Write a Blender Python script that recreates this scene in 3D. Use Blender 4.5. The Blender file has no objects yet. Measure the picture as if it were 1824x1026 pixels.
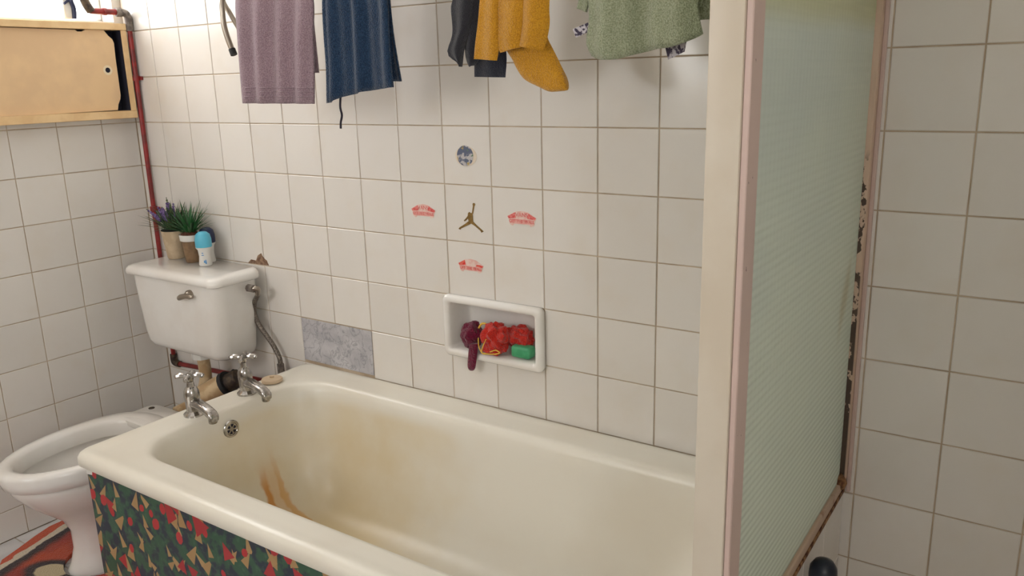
import bpy, bmesh, math, random
from mathutils import Vector, Matrix
random.seed(7)
PI = math.pi

# ------------------------------------------------------------------ camera
CAM = Vector((2.78016, -1.71776, 1.44271))
YAW, PITCH, ROLL, FPX = 0.60121, -0.24995, -0.027077, 1464.256
cy_, sy_, cp_, sp_ = math.cos(YAW), math.sin(YAW), math.cos(PITCH), math.sin(PITCH)
FWD = Vector((-sy_ * cp_, cy_ * cp_, sp_))
RGT0 = Vector((cy_, sy_, 0))
UP0 = RGT0.cross(FWD)
RGT = math.cos(ROLL) * RGT0 + math.sin(ROLL) * UP0
UPV = -math.sin(ROLL) * RGT0 + math.cos(ROLL) * UP0
scene = bpy.context.scene
col = scene.collection
cd = bpy.data.cameras.new('camera')
cam = bpy.data.objects.new('camera', cd)
col.objects.link(cam)
cd.sensor_width = 36
cd.lens = FPX * 36 / 1824
cd.clip_start = .02
mw = Matrix((RGT, UPV, -FWD)).transposed().to_4x4()
mw.translation = CAM
cam.matrix_world = mw
scene.camera = cam


def at(u, v, ax, val):
    """photo pixel -> point on the plane axis=val"""
    d = RGT * ((u - 912) / FPX) - UPV * ((v - 513) / FPX) + FWD
    return CAM + d * ((val - CAM[ax]) / d[ax])


# ------------------------------------------------------------------ light
w = bpy.data.worlds.new('overcast_sky')
scene.world = w
w.use_nodes = True
bg = w.node_tree.nodes['Background']
bg.inputs[0].default_value = (1.0, .99, .985, 1)
bg.inputs[1].default_value = 11.5
vs = scene.view_settings
vs.view_transform = 'Standard'
vs.look = 'None'
vs.gamma = 1
vs.use_curve_mapping = False
vs.exposure = -0.08
# the windows let the sky in: portals only steer the sampling of that sky


def portal(loc, aim, sx, sy):
    pl = bpy.data.lights.new('window_portal', 'AREA')
    pl.shape = 'RECTANGLE'
    pl.size, pl.size_y = sx, sy
    pl.cycles.is_portal = True
    po = bpy.data.objects.new('window_portal', pl)
    po.location = loc
    po.rotation_euler = Vector(aim).to_track_quat('-Z', 'Z').to_euler()
    col.objects.link(po)


portal((-.13, -.44, 2.04), (1, 0, 0), .82, .76)
portal((.9, -2.80, 1.8), (0, 1, 0), .8, .9)  # portal of the added, unseen window behind the camera
portal((3.50, -2.125, 1.5), (-1, 0, 0), .55, 1.1)  # portal of the added, unseen window on the right

# ------------------------------------------------------------------ colours, materials


def s(r, g, b):
    f = lambda c: ((c / 255 + .055) / 1.055) ** 2.4 if c / 255 > .04045 else c / 255 / 12.92
    return (f(r), f(g), f(b), 1)


class NT:
    def __init__(self, name):
        self.m = bpy.data.materials.new(name)
        self.m.use_nodes = True
        self.t = self.m.node_tree
        self.n = self.t.nodes
        self.b = self.n['Principled BSDF']

    def new(self, ty, **k):
        x = self.n.new(ty)
        for a, v in k.items():
            setattr(x, a, v)
        return x

    def set(self, sock, v):
        if hasattr(v, 'is_output') or isinstance(v, bpy.types.NodeSocket):
            self.t.links.new(v, sock)
        elif v is not None:
            sock.default_value = v

    def math(self, op, a, b=None, c=None, clamp=False):
        x = self.new('ShaderNodeMath', operation=op, use_clamp=clamp)
        for i, v in enumerate((a, b, c)):
            if v is not None:
                self.set(x.inputs[i], v)
        return x.outputs[0]

    def mix(self, f, a, b):
        x = self.new('ShaderNodeMix', data_type='RGBA')
        self.set(x.inputs[0], f)
        self.set(x.inputs[6], a)
        self.set(x.inputs[7], b)
        return x.outputs[2]

    def step(self, v, lo, hi, a=0., b=1.):
        x = self.new('ShaderNodeMapRange')
        x.interpolation_type = 'SMOOTHSTEP'
        self.set(x.inputs[0], v)
        for i, q in zip((1, 2, 3, 4), (lo, hi, a, b)):
            x.inputs[i].default_value = q
        return x.outputs[0]

    def coord(self, which='Object'):
        return self.new('ShaderNodeTexCoord').outputs[which]

    def pos(self):
        return self.new('ShaderNodeNewGeometry').outputs['Position']

    def xyz(self, v):
        x = self.new('ShaderNodeSeparateXYZ')
        self.set(x.inputs[0], v)
        return x.outputs

    def comb(self, a, b, c):
        x = self.new('ShaderNodeCombineXYZ')
        for i, v in enumerate((a, b, c)):
            self.set(x.inputs[i], v)
        return x.outputs[0]

    def noise(self, vec, scale, detail=3, rough=.5, out=0):
        x = self.new('ShaderNodeTexNoise')
        self.set(x.inputs['Vector'], vec)
        x.inputs['Scale'].default_value = scale
        x.inputs['Detail'].default_value = detail
        x.inputs['Roughness'].default_value = rough
        return x.outputs[out]

    def bump(self, h, strength=.3, dist=.002):
        x = self.new('ShaderNodeBump')
        x.inputs['Strength'].default_value = strength
        x.inputs['Distance'].default_value = dist
        self.set(x.inputs['Height'], h)
        self.set(self.b.inputs['Normal'], x.outputs[0])

    def base(self, c, rough=.5, metal=0., spec=.5, coat=0.):
        self.set(self.b.inputs['Base Color'], c)
        self.set(self.b.inputs['Roughness'], rough)
        self.b.inputs['Metallic'].default_value = metal
        self.b.inputs['Specular IOR Level'].default_value = spec
        self.b.inputs['Coat Weight'].default_value = coat
        self.b.inputs['Coat Roughness'].default_value = .05


def mat(name, c, rough=.5, metal=0., spec=.5, coat=0., c2=None, nscale=20, lo=.4, hi=.6, bs=0, bscale=200, bd=.001):
    t = NT(name)
    v = t.pos()
    cc = c
    if c2:
        cc = t.mix(t.step(t.noise(v, nscale, 4), lo, hi), c, c2)
    t.base(cc, rough, metal, spec, coat)
    if bs:
        t.bump(t.noise(v, bscale, 3), bs, bd)
    return t.m


def tile_material():
    t = NT('glazed_tile')
    r = t.new('ShaderNodeObjectInfo').outputs['Random']
    c = t.mix(r, s(224, 219, 212), s(229, 224, 217))
    n = t.noise(t.pos(), 9, 3)
    c = t.mix(t.step(n, .45, .8, 0, .35), c, s(220, 209, 193))
    t.base(c, .2, 0, .5)
    t.bump(t.noise(t.pos(), 14, 2), .08, .004)
    return t.m


M = {}
M['tile'] = tile_material()
M['grout'] = mat('grout', s(184, 164, 140), .9, c2=s(204, 186, 162), nscale=12, bs=.3)
M['paint'] = mat('wall_paint', s(226, 221, 212), .7, bs=.1, bscale=60)
M['ceil'] = mat('ceiling_paint', s(236, 234, 230), .8, bs=.05)
M['enamel_w'] = mat('white_ceramic', s(238, 235, 230), .12, spec=.6, c2=s(232, 227, 220), nscale=5)
M['wood'] = mat('cream_painted_board', s(238, 206, 156), .45, c2=s(228, 192, 142), nscale=14, bs=.05, bscale=80)
M['hardboard'] = mat('painted_hardboard', s(236, 202, 156), .5, c2=s(226, 192, 150), nscale=6, bs=.08, bscale=300)
M['dark'] = mat('gap_shade_dark', s(28, 28, 44), .9)  # near-black colour that stands for the shade inside gaps and holes
M['redpipe'] = mat('red_painted_pipe', s(150, 38, 36), .4, c2=s(120, 36, 34), nscale=30)
M['brass_dk'] = mat('dark_brass', s(92, 78, 62), .5, .4, c2=s(60, 50, 46), nscale=60)
M['greyfit'] = mat('weathered_grey_fitting', s(128, 118, 108), .6, c2=s(92, 82, 76), nscale=70, bs=.3)
M['chrome'] = mat('worn_chrome', s(190, 186, 182), .17, 1., c2=s(150, 146, 142), nscale=60, bs=.03)
M['steel'] = mat('brushed_steel', s(168, 158, 146), .3, 1., bs=.05)
M['braid'] = mat('braided_hose', s(134, 124, 114), .45, .5, c2=s(96, 88, 80), nscale=220, lo=.42, hi=.58, bs=.5, bscale=320)
M['rubber'] = mat('black_rubber', s(24, 24, 26), .6)
M['plastic_cr'] = mat('aged_cream_plastic', s(205, 180, 142), .4, c2=s(178, 148, 110), nscale=25)
M['plastic_w'] = mat('white_plastic', s(226, 224, 218), .3)
M['marble'] = None


def marble():
    t = NT('grey_marble_sheet')
    v = t.pos()
    n1 = t.noise(v, 14, 6, .6)
    w_ = t.new('ShaderNodeTexNoise')
    t.set(w_.inputs['Vector'], v)
    w_.inputs['Scale'].default_value = 24
    w_.inputs['Detail'].default_value = 7
    w_.inputs['Distortion'].default_value = 1.6
    vein = t.math('ABSOLUTE', t.math('SUBTRACT', w_.outputs[0], .5))
    c = t.mix(t.step(n1, .35, .65), s(196, 194, 196), s(172, 170, 174))
    c = t.mix(t.step(vein, 0, .04, .5, 0), c, s(112, 110, 118))
    t.base(c, .35)
    return t.m


M['marble'] = marble()


def tub_mat():
    t = NT('stained_tub_enamel')
    v = t.pos()
    x, y, z = t.xyz(v)
    c = t.mix(t.step(t.noise(v, 4, 3), .4, .7), s(230, 225, 212), s(226, 219, 204))
    inside = t.step(z, .54, .50)
    # yellow hard-water deposit spread over the tap end of the basin
    dx = t.math('MULTIPLY', t.math('SUBTRACT', x, 1.18), 2.2)
    dy = t.math('MULTIPLY', t.math('SUBTRACT', y, -.30), 2.6)
    d = t.math('SQRT', t.math('ADD', t.math('MULTIPLY', dx, dx), t.math('MULTIPLY', dy, dy)))
    d = t.math('ADD', d, t.math('MULTIPLY', t.math('SUBTRACT', t.noise(v, 7, 4), .5), .7))
    f = t.math('MULTIPLY', t.step(d, .1, 1.0, .62, 0), inside)
    c = t.mix(f, c, s(206, 178, 112))
    # rust runs below the taps
    def run(yc, wid, ztop, zbot, k):
        yy = t.math('SUBTRACT', y, yc)
        yy = t.math('ADD', yy, t.math('MULTIPLY', t.math('SUBTRACT', t.noise(v, 22, 2), .5), .035))
        a = t.step(t.math('ABSOLUTE', yy), wid * .35, wid, 1, 0)
        b = t.step(z, zbot, ztop, 1, 0)
        return t.math('MULTIPLY', t.math('MULTIPLY', a, b), t.math('MULTIPLY', t.step(x, 1.14, 1.04), k))
    c = t.mix(run(-.315, .045, .42, .30, .35), c, s(206, 150, 70))
    c = t.mix(run(-.338, .019, .38, .29, .85), c, s(198, 128, 32))
    c = t.mix(run(-.288, .015, .42, .27, .6), c, s(206, 146, 56))
    t.base(c, .3, 0, .5, 0)
    t.bump(t.noise(v, 30, 3), .04, .002)
    return t.m


M['tub'] = tub_mat()


def panel_mat():
    """laminate print: dark green and navy ground with tan shards and red pebbles"""
    t = NT('printed_shard_laminate')
    x, y, z = t.xyz(t.pos())
    ground = t.mix(t.step(t.noise(t.comb(x, 0, z), 26, 3), .46, .56), s(42, 82, 60), s(28, 38, 58))
    ground = t.mix(t.step(t.noise(t.comb(x, 3, z), 60, 3), .5, .75, 0, .55), ground, s(70, 112, 84))

    def layer(prev, seed, cells, keep, color, sx, sz, ang0, angr, kx, size, tri):
        vo = t.new('ShaderNodeTexVoronoi', voronoi_dimensions='2D')
        p = t.comb(t.math('ADD', x, seed), t.math('ADD', z, seed * .37), 0.)
        sc = t.new('ShaderNodeVectorMath', operation='MULTIPLY')
        t.set(sc.inputs[0], p)
        sc.inputs[1].default_value = (cells * sx, cells * sz, 1)
        t.set(vo.inputs['Vector'], sc.outputs[0])
        vo.inputs['Scale'].default_value = 1
        vo.inputs['Randomness'].default_value = .8
        loc = t.new('ShaderNodeVectorMath', operation='SUBTRACT')
        t.set(loc.inputs[0], sc.outputs[0])
        t.set(loc.inputs[1], vo.outputs['Position'])
        un = t.new('ShaderNodeVectorMath', operation='DIVIDE')
        t.set(un.inputs[0], loc.outputs[0])
        un.inputs[1].default_value = (sx, sz, 1)
        cr = t.new('ShaderNodeSeparateColor')
        t.set(cr.inputs[0], vo.outputs['Color'])
        rot = t.new('ShaderNodeVectorRotate', rotation_type='Z_AXIS')
        t.set(rot.inputs['Vector'], un.outputs[0])
        t.set(rot.inputs['Angle'], t.math('ADD', t.math('MULTIPLY', t.math('SUBTRACT', cr.outputs[0], .5), angr), ang0))
        lx, lz, _ = t.xyz(rot.outputs[0])
        lx = t.math('MULTIPLY', lx, kx)
        if tri:
            a = t.math('ADD', t.math('MULTIPLY', lx, .87), t.math('MULTIPLY', lz, .5))
            b = t.math('ADD', t.math('MULTIPLY', lx, -.87), t.math('MULTIPLY', lz, .5))
            dd = t.math('MAXIMUM', t.math('MAXIMUM', a, b), t.math('MULTIPLY', lz, -1))
        else:
            a = t.math('ABSOLUTE', lx)
            b = t.math('ABSOLUTE', lz)
            dd = t.math('MAXIMUM', t.math('MAXIMUM', a, b), t.math('MULTIPLY', t.math('ADD', a, b), .74))
        dd = t.math('SUBTRACT', dd, t.math('MULTIPLY', cr.outputs[1], size * .45))
        m = t.math('MULTIPLY', t.step(dd, size * .55, size * .62, 1, 0), t.math('GREATER_THAN', keep, cr.outputs[2]))
        return t.mix(m, prev, color)
    c = layer(ground, 3.1, 15, .62, s(164, 130, 84), 1.35, .8, .3, 1.1, 2.0, .29, True)
    c = layer(c, 8.7, 17, .42, s(170, 136, 90), 1.2, .8, -.5, .8, 2.3, .29, True)
    c = layer(c, 5.3, 16, .7, s(176, 34, 42), 1.15, .9, .2, 1.5, 1.3, .27, False)
    c = layer(c, 11.9, 14, .4, s(164, 32, 40), 1.1, .9, .2, 2.5, 1.1, .26, True)
    t.base(c, .38)
    return t.m


M['panel'] = panel_mat()


def chipped(name, c, spots, zlo, zhi, thr, scale=70, xr=None):
    t = NT(name)
    v = t.pos()
    x, y, z = t.xyz(v)
    st = t.new('ShaderNodeVectorMath', operation='MULTIPLY')
    t.set(st.inputs[0], v)
    st.inputs[1].default_value = (1, 1, .6)
    n = t.noise(st.outputs[0], scale, 4, .6)
    if xr:
        n = t.math('ADD', n, t.step(z, 1.2, .6, 0, .14))
    win = t.math('MULTIPLY', t.step(z, zlo, zlo + .04), t.step(z, zhi - .05, zhi, 1, 0))
    m = t.math('MULTIPLY', t.step(n, thr, thr + .03), win)
    if xr:
        m = t.math('MULTIPLY', m, t.step(x, xr, xr + .002, 1, 0))
    cc = t.mix(t.step(t.noise(v, 5, 3), .4, .7), c, tuple(q * .93 for q in c[:3]) + (1,))
    t.base(t.mix(m, cc, spots), .45)
    return t.m


M['post'] = mat('cream_gloss_post', s(212, 202, 185), .4, c2=s(206, 194, 175), nscale=6)
M['pink'] = chipped('pink_gloss_frame', s(206, 182, 172), s(82, 46, 40), 0, 3, .70, 60)
M['jamb'] = chipped('flaking_pink_jamb', s(206, 180, 158), s(72, 56, 46), .55, 1.30, .50, 60, 2.4565)
M['rust'] = mat('rusty_edge', s(84, 46, 24), .85, c2=s(150, 110, 74), nscale=50, bs=.5)
M['rail'] = mat('worn_rail_paint', s(196, 172, 150), .6, c2=s(150, 110, 80), nscale=24, lo=.55, hi=.75)


def ribbed_glass():
    t = NT('ribbed_green_glass')
    v = t.pos()
    x, y, z = t.xyz(v)
    n = t.noise(v, 2.2, 3)
    c = t.mix(t.step(n, .35, .7), s(220, 226, 216), s(212, 219, 213))
    # a yellow band along the top edge and a faint smear
    c = t.mix(t.step(t.math('ADD', z, t.math('MULTIPLY', n, .06)), 1.525, 1.57, 0, .45), c, s(208, 204, 150))
    sm = t.math('MULTIPLY', t.step(t.math('ABSOLUTE', t.math('SUBTRACT', z, t.math('ADD', 1.03, t.math('MULTIPLY', t.math('ADD', y, .1), 1.2)))), .005, .07, .35, 0),
                t.step(t.math('ABSOLUTE', t.math('ADD', y, .11)), .01, .05, 1, 0))
    c = t.mix(sm, c, s(170, 150, 96))
    t.base(c, .22, 0, .5)
    t.b.inputs['Transmission Weight'].default_value = 0
    wv = t.math('SINE', t.math('MULTIPLY', z, 2 * PI / .0125))
    wv2 = t.math('SINE', t.math('MULTIPLY', y, 2 * PI / .017))
    h = t.math('ADD', t.math('MULTIPLY', wv, .5), t.math('MULTIPLY', wv2, .06))
    t.bump(t.math('ADD', h, t.math('MULTIPLY', t.noise(v, 60, 2), .5)), .55, .002)
    tr = t.new('ShaderNodeBsdfTranslucent')
    t.set(tr.inputs[0], c)
    mx = t.new('ShaderNodeMixShader')
    mx.inputs[0].default_value = .5
    out = t.n['Material Output']
    t.t.links.new(t.b.outputs[0], mx.inputs[1])
    t.t.links.new(tr.outputs[0], mx.inputs[2])
    t.t.links.new(mx.outputs[0], out.inputs[0])
    return t.m


M['glass'] = ribbed_glass()


def pane_mat():
    t = NT('clear_window_pane')
    tr = t.new('ShaderNodeBsdfTransparent')
    gl = t.new('ShaderNodeBsdfGlossy')
    gl.inputs['Roughness'].default_value = .03
    mx = t.new('ShaderNodeMixShader')
    mx.inputs[0].default_value = .06
    t.t.links.new(tr.outputs[0], mx.inputs[1])
    t.t.links.new(gl.outputs[0], mx.inputs[2])
    t.t.links.new(mx.outputs[0], t.n['Material Output'].inputs[0])
    return t.m


M['pane'] = pane_mat()


def terry(name, c, c2, rough=.95, sc=380):
    t = NT(name)
    v = t.pos()
    n = t.noise(v, sc, 2)
    cc = t.mix(t.step(n, .3, .7), c, c2)
    t.base(cc, rough, 0, .1)
    t.b.inputs['Sheen Weight'].default_value = .35
    t.bump(t.math('ADD', n, t.math('MULTIPLY', t.noise(v, 60, 3), .8)), .9, .004)
    return t.m


M['mauve'] = terry('mauve_terry', s(168, 144, 152), s(136, 112, 122))
M['navy'] = terry('navy_terry', s(42, 68, 98), s(24, 44, 68))
M['mustard'] = terry('mustard_knit', s(214, 156, 40), s(184, 126, 26), sc=420)
M['charcoal'] = terry('charcoal_knit', s(52, 52, 60), s(34, 34, 42), sc=700)
M['inkblue'] = terry('ink_blue_knit', s(36, 42, 60), s(24, 28, 44), sc=700)
M['sage'] = terry('sage_terry', s(178, 184, 156), s(138, 146, 116))
M['maroon'] = terry('maroon_cloth', s(122, 14, 54), s(84, 8, 38))
M['red_mesh'] = terry('red_mesh', s(214, 52, 34), s(176, 30, 26), sc=380)
M['yellow_cord'] = mat('yellow_cord', s(222, 180, 70), .7)
M['soap_green'] = mat('green_soap', s(78, 172, 120), .35, c2=s(64, 154, 106), nscale=40, bs=.05)
M['soap_beige'] = mat('beige_soap', s(206, 182, 152), .5)
M['label_print'] = mat('printed_label', s(54, 44, 66), .7, c2=s(190, 184, 190), nscale=110, lo=.46, hi=.56)
M['cord'] = mat('dark_drawstring', s(40, 34, 48), .8)
M['clay'] = mat('beige_clay_pot', s(206, 186, 156), .7, c2=s(190, 168, 138), nscale=30, bs=.1)
M['potbrown'] = mat('brown_pot', s(140, 112, 82), .7, c2=s(122, 96, 70), nscale=30, bs=.1)
M['soil'] = mat('dark_soil', s(40, 44, 38), .9)
M['bark'] = mat('brown_bark', s(110, 66, 46), .9, c2=s(78, 44, 32), nscale=160)
M['leaf_dk'] = mat('dark_green_leaf', s(48, 72, 48), .5, c2=s(84, 96, 60), nscale=60)
M['leaf_br'] = mat('grass_green_leaf', s(46, 108, 56), .5, c2=s(60, 92, 60), nscale=60)
M['lav'] = mat('lavender_flower', s(130, 108, 160), .8, c2=s(98, 80, 128), nscale=100)
M['cyan'] = mat('light_blue_cap', s(92, 184, 212), .35)
M['navycap'] = mat('navy_cap', s(36, 44, 78), .4)
M['blueprint'] = mat('blue_print', s(60, 140, 200), .4)
M['gold'] = mat('tarnished_gold_vinyl', s(146, 116, 62), .4, .35, c2=s(122, 94, 50), nscale=80)
M['sticker'] = mat('faded_sticker_base', s(232, 205, 194), .5, c2=s(228, 180, 170), nscale=60)
M['sticker_red'] = mat('faded_sticker_red', s(216, 74, 74), .5, c2=s(228, 132, 124), nscale=120)
M['sticker_red2'] = mat('strong_sticker_red', s(214, 44, 40), .5, c2=s(226, 108, 92), nscale=120)
M['sticker_band'] = mat('faded_sticker_band', s(232, 176, 166), .5, c2=s(226, 150, 142), nscale=90)
M['sticker_clear'] = mat('sticker_film', s(226, 212, 192), .3)
M['clay_chip'] = mat('bare_plaster', s(150, 122, 98), .95, c2=s(112, 84, 66), nscale=70, bs=.5)
M['floor_t'] = None
M['ink'] = mat('blue_black_plastic', s(24, 32, 46), .3)


def globe_print():
    t = NT('globe_print')
    v = t.pos()
    n = t.noise(v, 55, 4)
    c = t.mix(t.step(n, .50, .57), s(92, 100, 122), s(190, 186, 186))
    c = t.mix(t.step(t.noise(v, 34, 2), .55, .6), c, s(184, 160, 96))
    c = t.mix(t.step(t.noise(v, 70, 2), .62, .66), c, s(96, 128, 104))
    t.base(c, .4)
    return t.m


M['globe'] = globe_print()


def floor_mat():
    t = NT('floor_tile_surface')
    v = t.pos()
    c = t.mix(t.step(t.noise(v, 10, 4), .4, .65), s(212, 209, 208), s(196, 193, 192))
    t.base(c, .35)
    return t.m


M['floor_t'] = floor_mat()


def rug_mat():
    t = NT('shag_rug_pattern')
    x, y, z = t.xyz(t.coord('Object'))
    v = t.coord('Object')
    wob = t.math('MULTIPLY', t.math('SUBTRACT', t.noise(v, 26, 3), .5), .03)
    d = t.math('ADD', x, wob)
    field = t.mix(t.step(t.noise(v, 5, 2), .42, .55), s(196, 72, 26), s(166, 46, 22))
    dark = s(44, 22, 24)
    c = t.mix(t.step(d, .068, .10), dark, field)
    c = t.mix(t.step(d, .046, .052), s(224, 210, 186), c)
    c = t.mix(t.step(d, .022, .026), s(206, 80, 34), c)
    # cream patch with a dark outline in front of the pedestal
    px_ = t.math('SUBTRACT', t.math('ADD', x, wob), .205)
    py_ = t.math('SUBTRACT', y, -.012)
    r_ = t.math('SQRT', t.math('ADD', t.math('MULTIPLY', px_, px_), t.math('MULTIPLY', t.math('MULTIPLY', py_, py_), 2.2)))
    c = t.mix(t.step(r_, .075, .105, 1, 0), c, dark)
    c = t.mix(t.step(r_, .05, .06, 1, 0), c, s(214, 196, 156))
    t.base(c, .95, 0, .1)
    t.b.inputs['Sheen Weight'].default_value = .3
    t.bump(t.noise(v, 260, 2), 1., .006)
    return t.m


M['rug'] = rug_mat()
# ------------------------------------------------------------------ mesh helpers
ROOT = {}


def link(o):
    col.objects.link(o)
    return o


def obj(name, bm, m, parent=None, smooth=True, loc=None, ang=40, flip=True):
    if flip:
        bmesh.ops.recalc_face_normals(bm, faces=bm.faces)
    if parent is not None:
        off = ROOT.get(parent.name, Vector((0, 0, 0)))
    else:
        if loc is None:
            xs = [v.co for v in bm.verts]
            loc = Vector(((min(v.x for v in xs) + max(v.x for v in xs)) / 2, (min(v.y for v in xs) + max(v.y for v in xs)) / 2, min(v.z for v in xs)))
        off = Vector(loc)
    bmesh.ops.translate(bm, verts=bm.verts, vec=-off)
    me = bpy.data.meshes.new(name)
    bm.to_mesh(me)
    bm.free()
    for mm in (m if isinstance(m, (list, tuple)) else [m]):
        me.materials.append(mm)
    if smooth:
        for p in me.polygons:
            p.use_smooth = True
        me.set_sharp_from_angle(angle=math.radians(ang))
    o = bpy.data.objects.new(name, me)
    link(o)
    if parent is not None:
        o.parent = parent
    else:
        o.location = off
    ROOT[o.name] = off
    return o


def tag(o, label, cat, group=None):
    o['label'] = label
    o['category'] = cat
    if group:
        o['group'] = group
    return o


def thing(name, label, cat, loc, group=None):
    o = bpy.data.objects.new(name, None)
    o.empty_display_size = .05
    o.location = loc
    link(o)
    ROOT[o.name] = Vector(loc)
    return tag(o, label, cat, group)


def struct(o):
    o['kind'] = 'structure'
    return o


def box(bm, x0, x1, y0, y1, z0, z1, bev=0, seg=1, mi=0):
    r = bmesh.ops.create_cube(bm, size=1)
    vs_ = r['verts']
    for v in vs_:
        v.co = Vector((x0 + (v.co.x + .5) * (x1 - x0), y0 + (v.co.y + .5) * (y1 - y0), z0 + (v.co.z + .5) * (z1 - z0)))
    fs = set(f for v in vs_ for f in v.link_faces)
    for f in fs:
        f.material_index = mi
    if bev:
        es = list(set(e for v in vs_ for e in v.link_edges))
        bmesh.ops.bevel(bm, geom=es, offset=bev, segments=seg, profile=.5, affect='EDGES')
    return bm


def B(*a, **k):
    return box(bmesh.new(), *a, **k)


def loft(loops, bm=None, cap0=True, cap1=True, closed=True):
    bm = bm or bmesh.new()
    R_ = [[bm.verts.new(p) for p in L] for L in loops]
    n = len(R_[0])
    for a, b in zip(R_[:-1], R_[1:]):
        for i in range(n if closed else n - 1):
            j = (i + 1) % n
            try:
                bm.faces.new((a[i], a[j], b[j], b[i]))
            except ValueError:
                pass
    if cap0:
        bm.faces.new(R_[0][::-1])
    if cap1:
        bm.faces.new(R_[-1])
    return bm


def lathe(prof, c=(0, 0, 0), n=20, bm=None, axis='z', cap0=True, cap1=True):
    loops = []
    for r, h in prof:
        L = []
        for i in range(n):
            a = 2 * PI * i / n
            p, q = r * math.cos(a), r * math.sin(a)
            L.append(Vector(c) + Vector({'z': (p, q, h), 'x': (h, p, q), 'y': (p, h, q)}[axis]))
        loops.append(L)
    return loft(loops, bm, cap0, cap1)


def spline(pts, k=6):
    pts = [Vector(p) for p in pts]
    if len(pts) < 3:
        return pts
    out = []
    P_ = [2 * pts[0] - pts[1]] + pts + [2 * pts[-1] - pts[-2]]
    for i in range(1, len(P_) - 2):
        a, b, c, d = P_[i - 1:i + 3]
        for j in range(k):
            t = j / k
            out.append(.5 * ((2 * b) + (c - a) * t + (2 * a - 5 * b + 4 * c - d) * t * t + (3 * b - a - 3 * c + d) * t ** 3))
    out.append(pts[-1])
    return out


def tube(pts, r, n=10, bm=None, smooth=6):
    p = spline(pts, smooth) if smooth else [Vector(q) for q in pts]
    t0 = (p[1] - p[0]).normalized()
    up = Vector((0, 0, 1)) if abs(t0.z) < .9 else Vector((1, 0, 0))
    nrm = t0.cross(up).normalized()
    loops = []
    for i, q in enumerate(p):
        t = (p[min(i + 1, len(p) - 1)] - p[max(i - 1, 0)]).normalized()
        nrm = (nrm - t * nrm.dot(t)).normalized()
        bn = t.cross(nrm)
        rr = r if not callable(r) else r(i / (len(p) - 1))
        loops.append([q + nrm * rr * math.cos(2 * PI * k / n) + bn * rr * math.sin(2 * PI * k / n) for k in range(n)])
    return loft(loops, bm)


def rrect(x0, x1, y0, y1, r, z, n=8):
    r = min(r, (x1 - x0) / 2 - 1e-4, (y1 - y0) / 2 - 1e-4)
    L = []
    for cx, cy, a0 in ((x1 - r, y1 - r, 0), (x0 + r, y1 - r, PI / 2), (x0 + r, y0 + r, PI), (x1 - r, y0 + r, 1.5 * PI)):
        for i in range(n + 1):
            a = a0 + PI / 2 * i / n
            L.append(Vector((cx + r * math.cos(a), cy + r * math.sin(a), z)))
    return L


def prism(pts, d, bm=None):
    """polygon (list of 3D points) extruded by vector d"""
    bm = bm or bmesh.new()
    a = [bm.verts.new(p) for p in pts]
    b = [bm.verts.new(Vector(p) + Vector(d)) for p in pts]
    n = len(a)
    bm.faces.new(a)
    bm.faces.new(b[::-1])
    for i in range(n):
        bm.faces.new((a[i], b[i], b[(i + 1) % n], a[(i + 1) % n]))
    return bm


def ball(c, r, bm=None, sub=2, sc=(1, 1, 1)):
    bm = bm or bmesh.new()
    r_ = bmesh.ops.create_icosphere(bm, subdivisions=sub, radius=1)
    for v in r_['verts']:
        v.co = Vector(c) + Vector((v.co.x * r * sc[0], v.co.y * r * sc[1], v.co.z * r * sc[2]))
    return bm


# ------------------------------------------------------------------ the room
TP = .1545                       # tile pitch
ZP = .153
XJ = lambda c: .6191 + c * TP    # back wall joints
ZR = lambda r: 1.479 - r * ZP    # course lines, both walls
YJ = lambda k: -.1281 - (k - 1) * TP
GAP = .0028
TH = .0025
RX, RY, RZ_ = 3.4, -2.7, 2.55

floor = struct(obj('floor', B(-.15, RX + .15, RY - .15, .15, -.12, -.003), M['grout'], smooth=False, loc=(0, 0, 0)))
struct(obj('ceiling', B(-.15, RX + .15, RY - .15, .15, RZ_, RZ_ + .1), M['ceil'], smooth=False))
RWY0, RWY1, RWZ0, RWZ1 = -2.4, -1.85, .95, 2.05
bm = bmesh.new()
box(bm, RX, RX + .12, RY, 0.0, 0, RWZ0)
box(bm, RX, RX + .12, RY, 0.0, RWZ1, RZ_)
box(bm, RX, RX + .12, RY, RWY0, RWZ0, RWZ1)
box(bm, RX, RX + .12, RWY1, 0.0, RWZ0, RWZ1)
struct(obj('wall_right', bm, M['paint'], smooth=False))
FWX0, FWX1, FWZ0, FWZ1 = .5, 1.3, 1.35, 2.25
bm = bmesh.new()
box(bm, -.15, RX + .12, RY - .12, RY, 0, FWZ0)
box(bm, -.15, RX + .12, RY - .12, RY, FWZ1, RZ_)
box(bm, -.15, FWX0, RY - .12, RY, FWZ0, FWZ1)
box(bm, FWX1, RX + .12, RY - .12, RY, FWZ0, FWZ1)
struct(obj('wall_front', bm, M['paint'], smooth=False))

NX0, NX1, NZ0, NZ1 = 1.392, 1.699, .716, .865     # soap niche
bm = bmesh.new()
y0, y1 = TH, .15
box(bm, -.15, NX0, y0, y1, 0, 1.938)
box(bm, NX1, RX + .12, y0, y1, 0, 1.938)
box(bm, NX0, NX1, y0, y1, 0, NZ0)
box(bm, NX0, NX1, y0, y1, NZ1, 1.938)
box(bm, NX0, NX1, .075, y1, NZ0, NZ1)
box(bm, -.15, RX + .12, 0, y1, 1.938, RZ_, mi=1)
wall_back = struct(obj('wall_back', bm, [M['grout'], M['paint']], smooth=False, loc=(0, 0, 0)))

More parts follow.
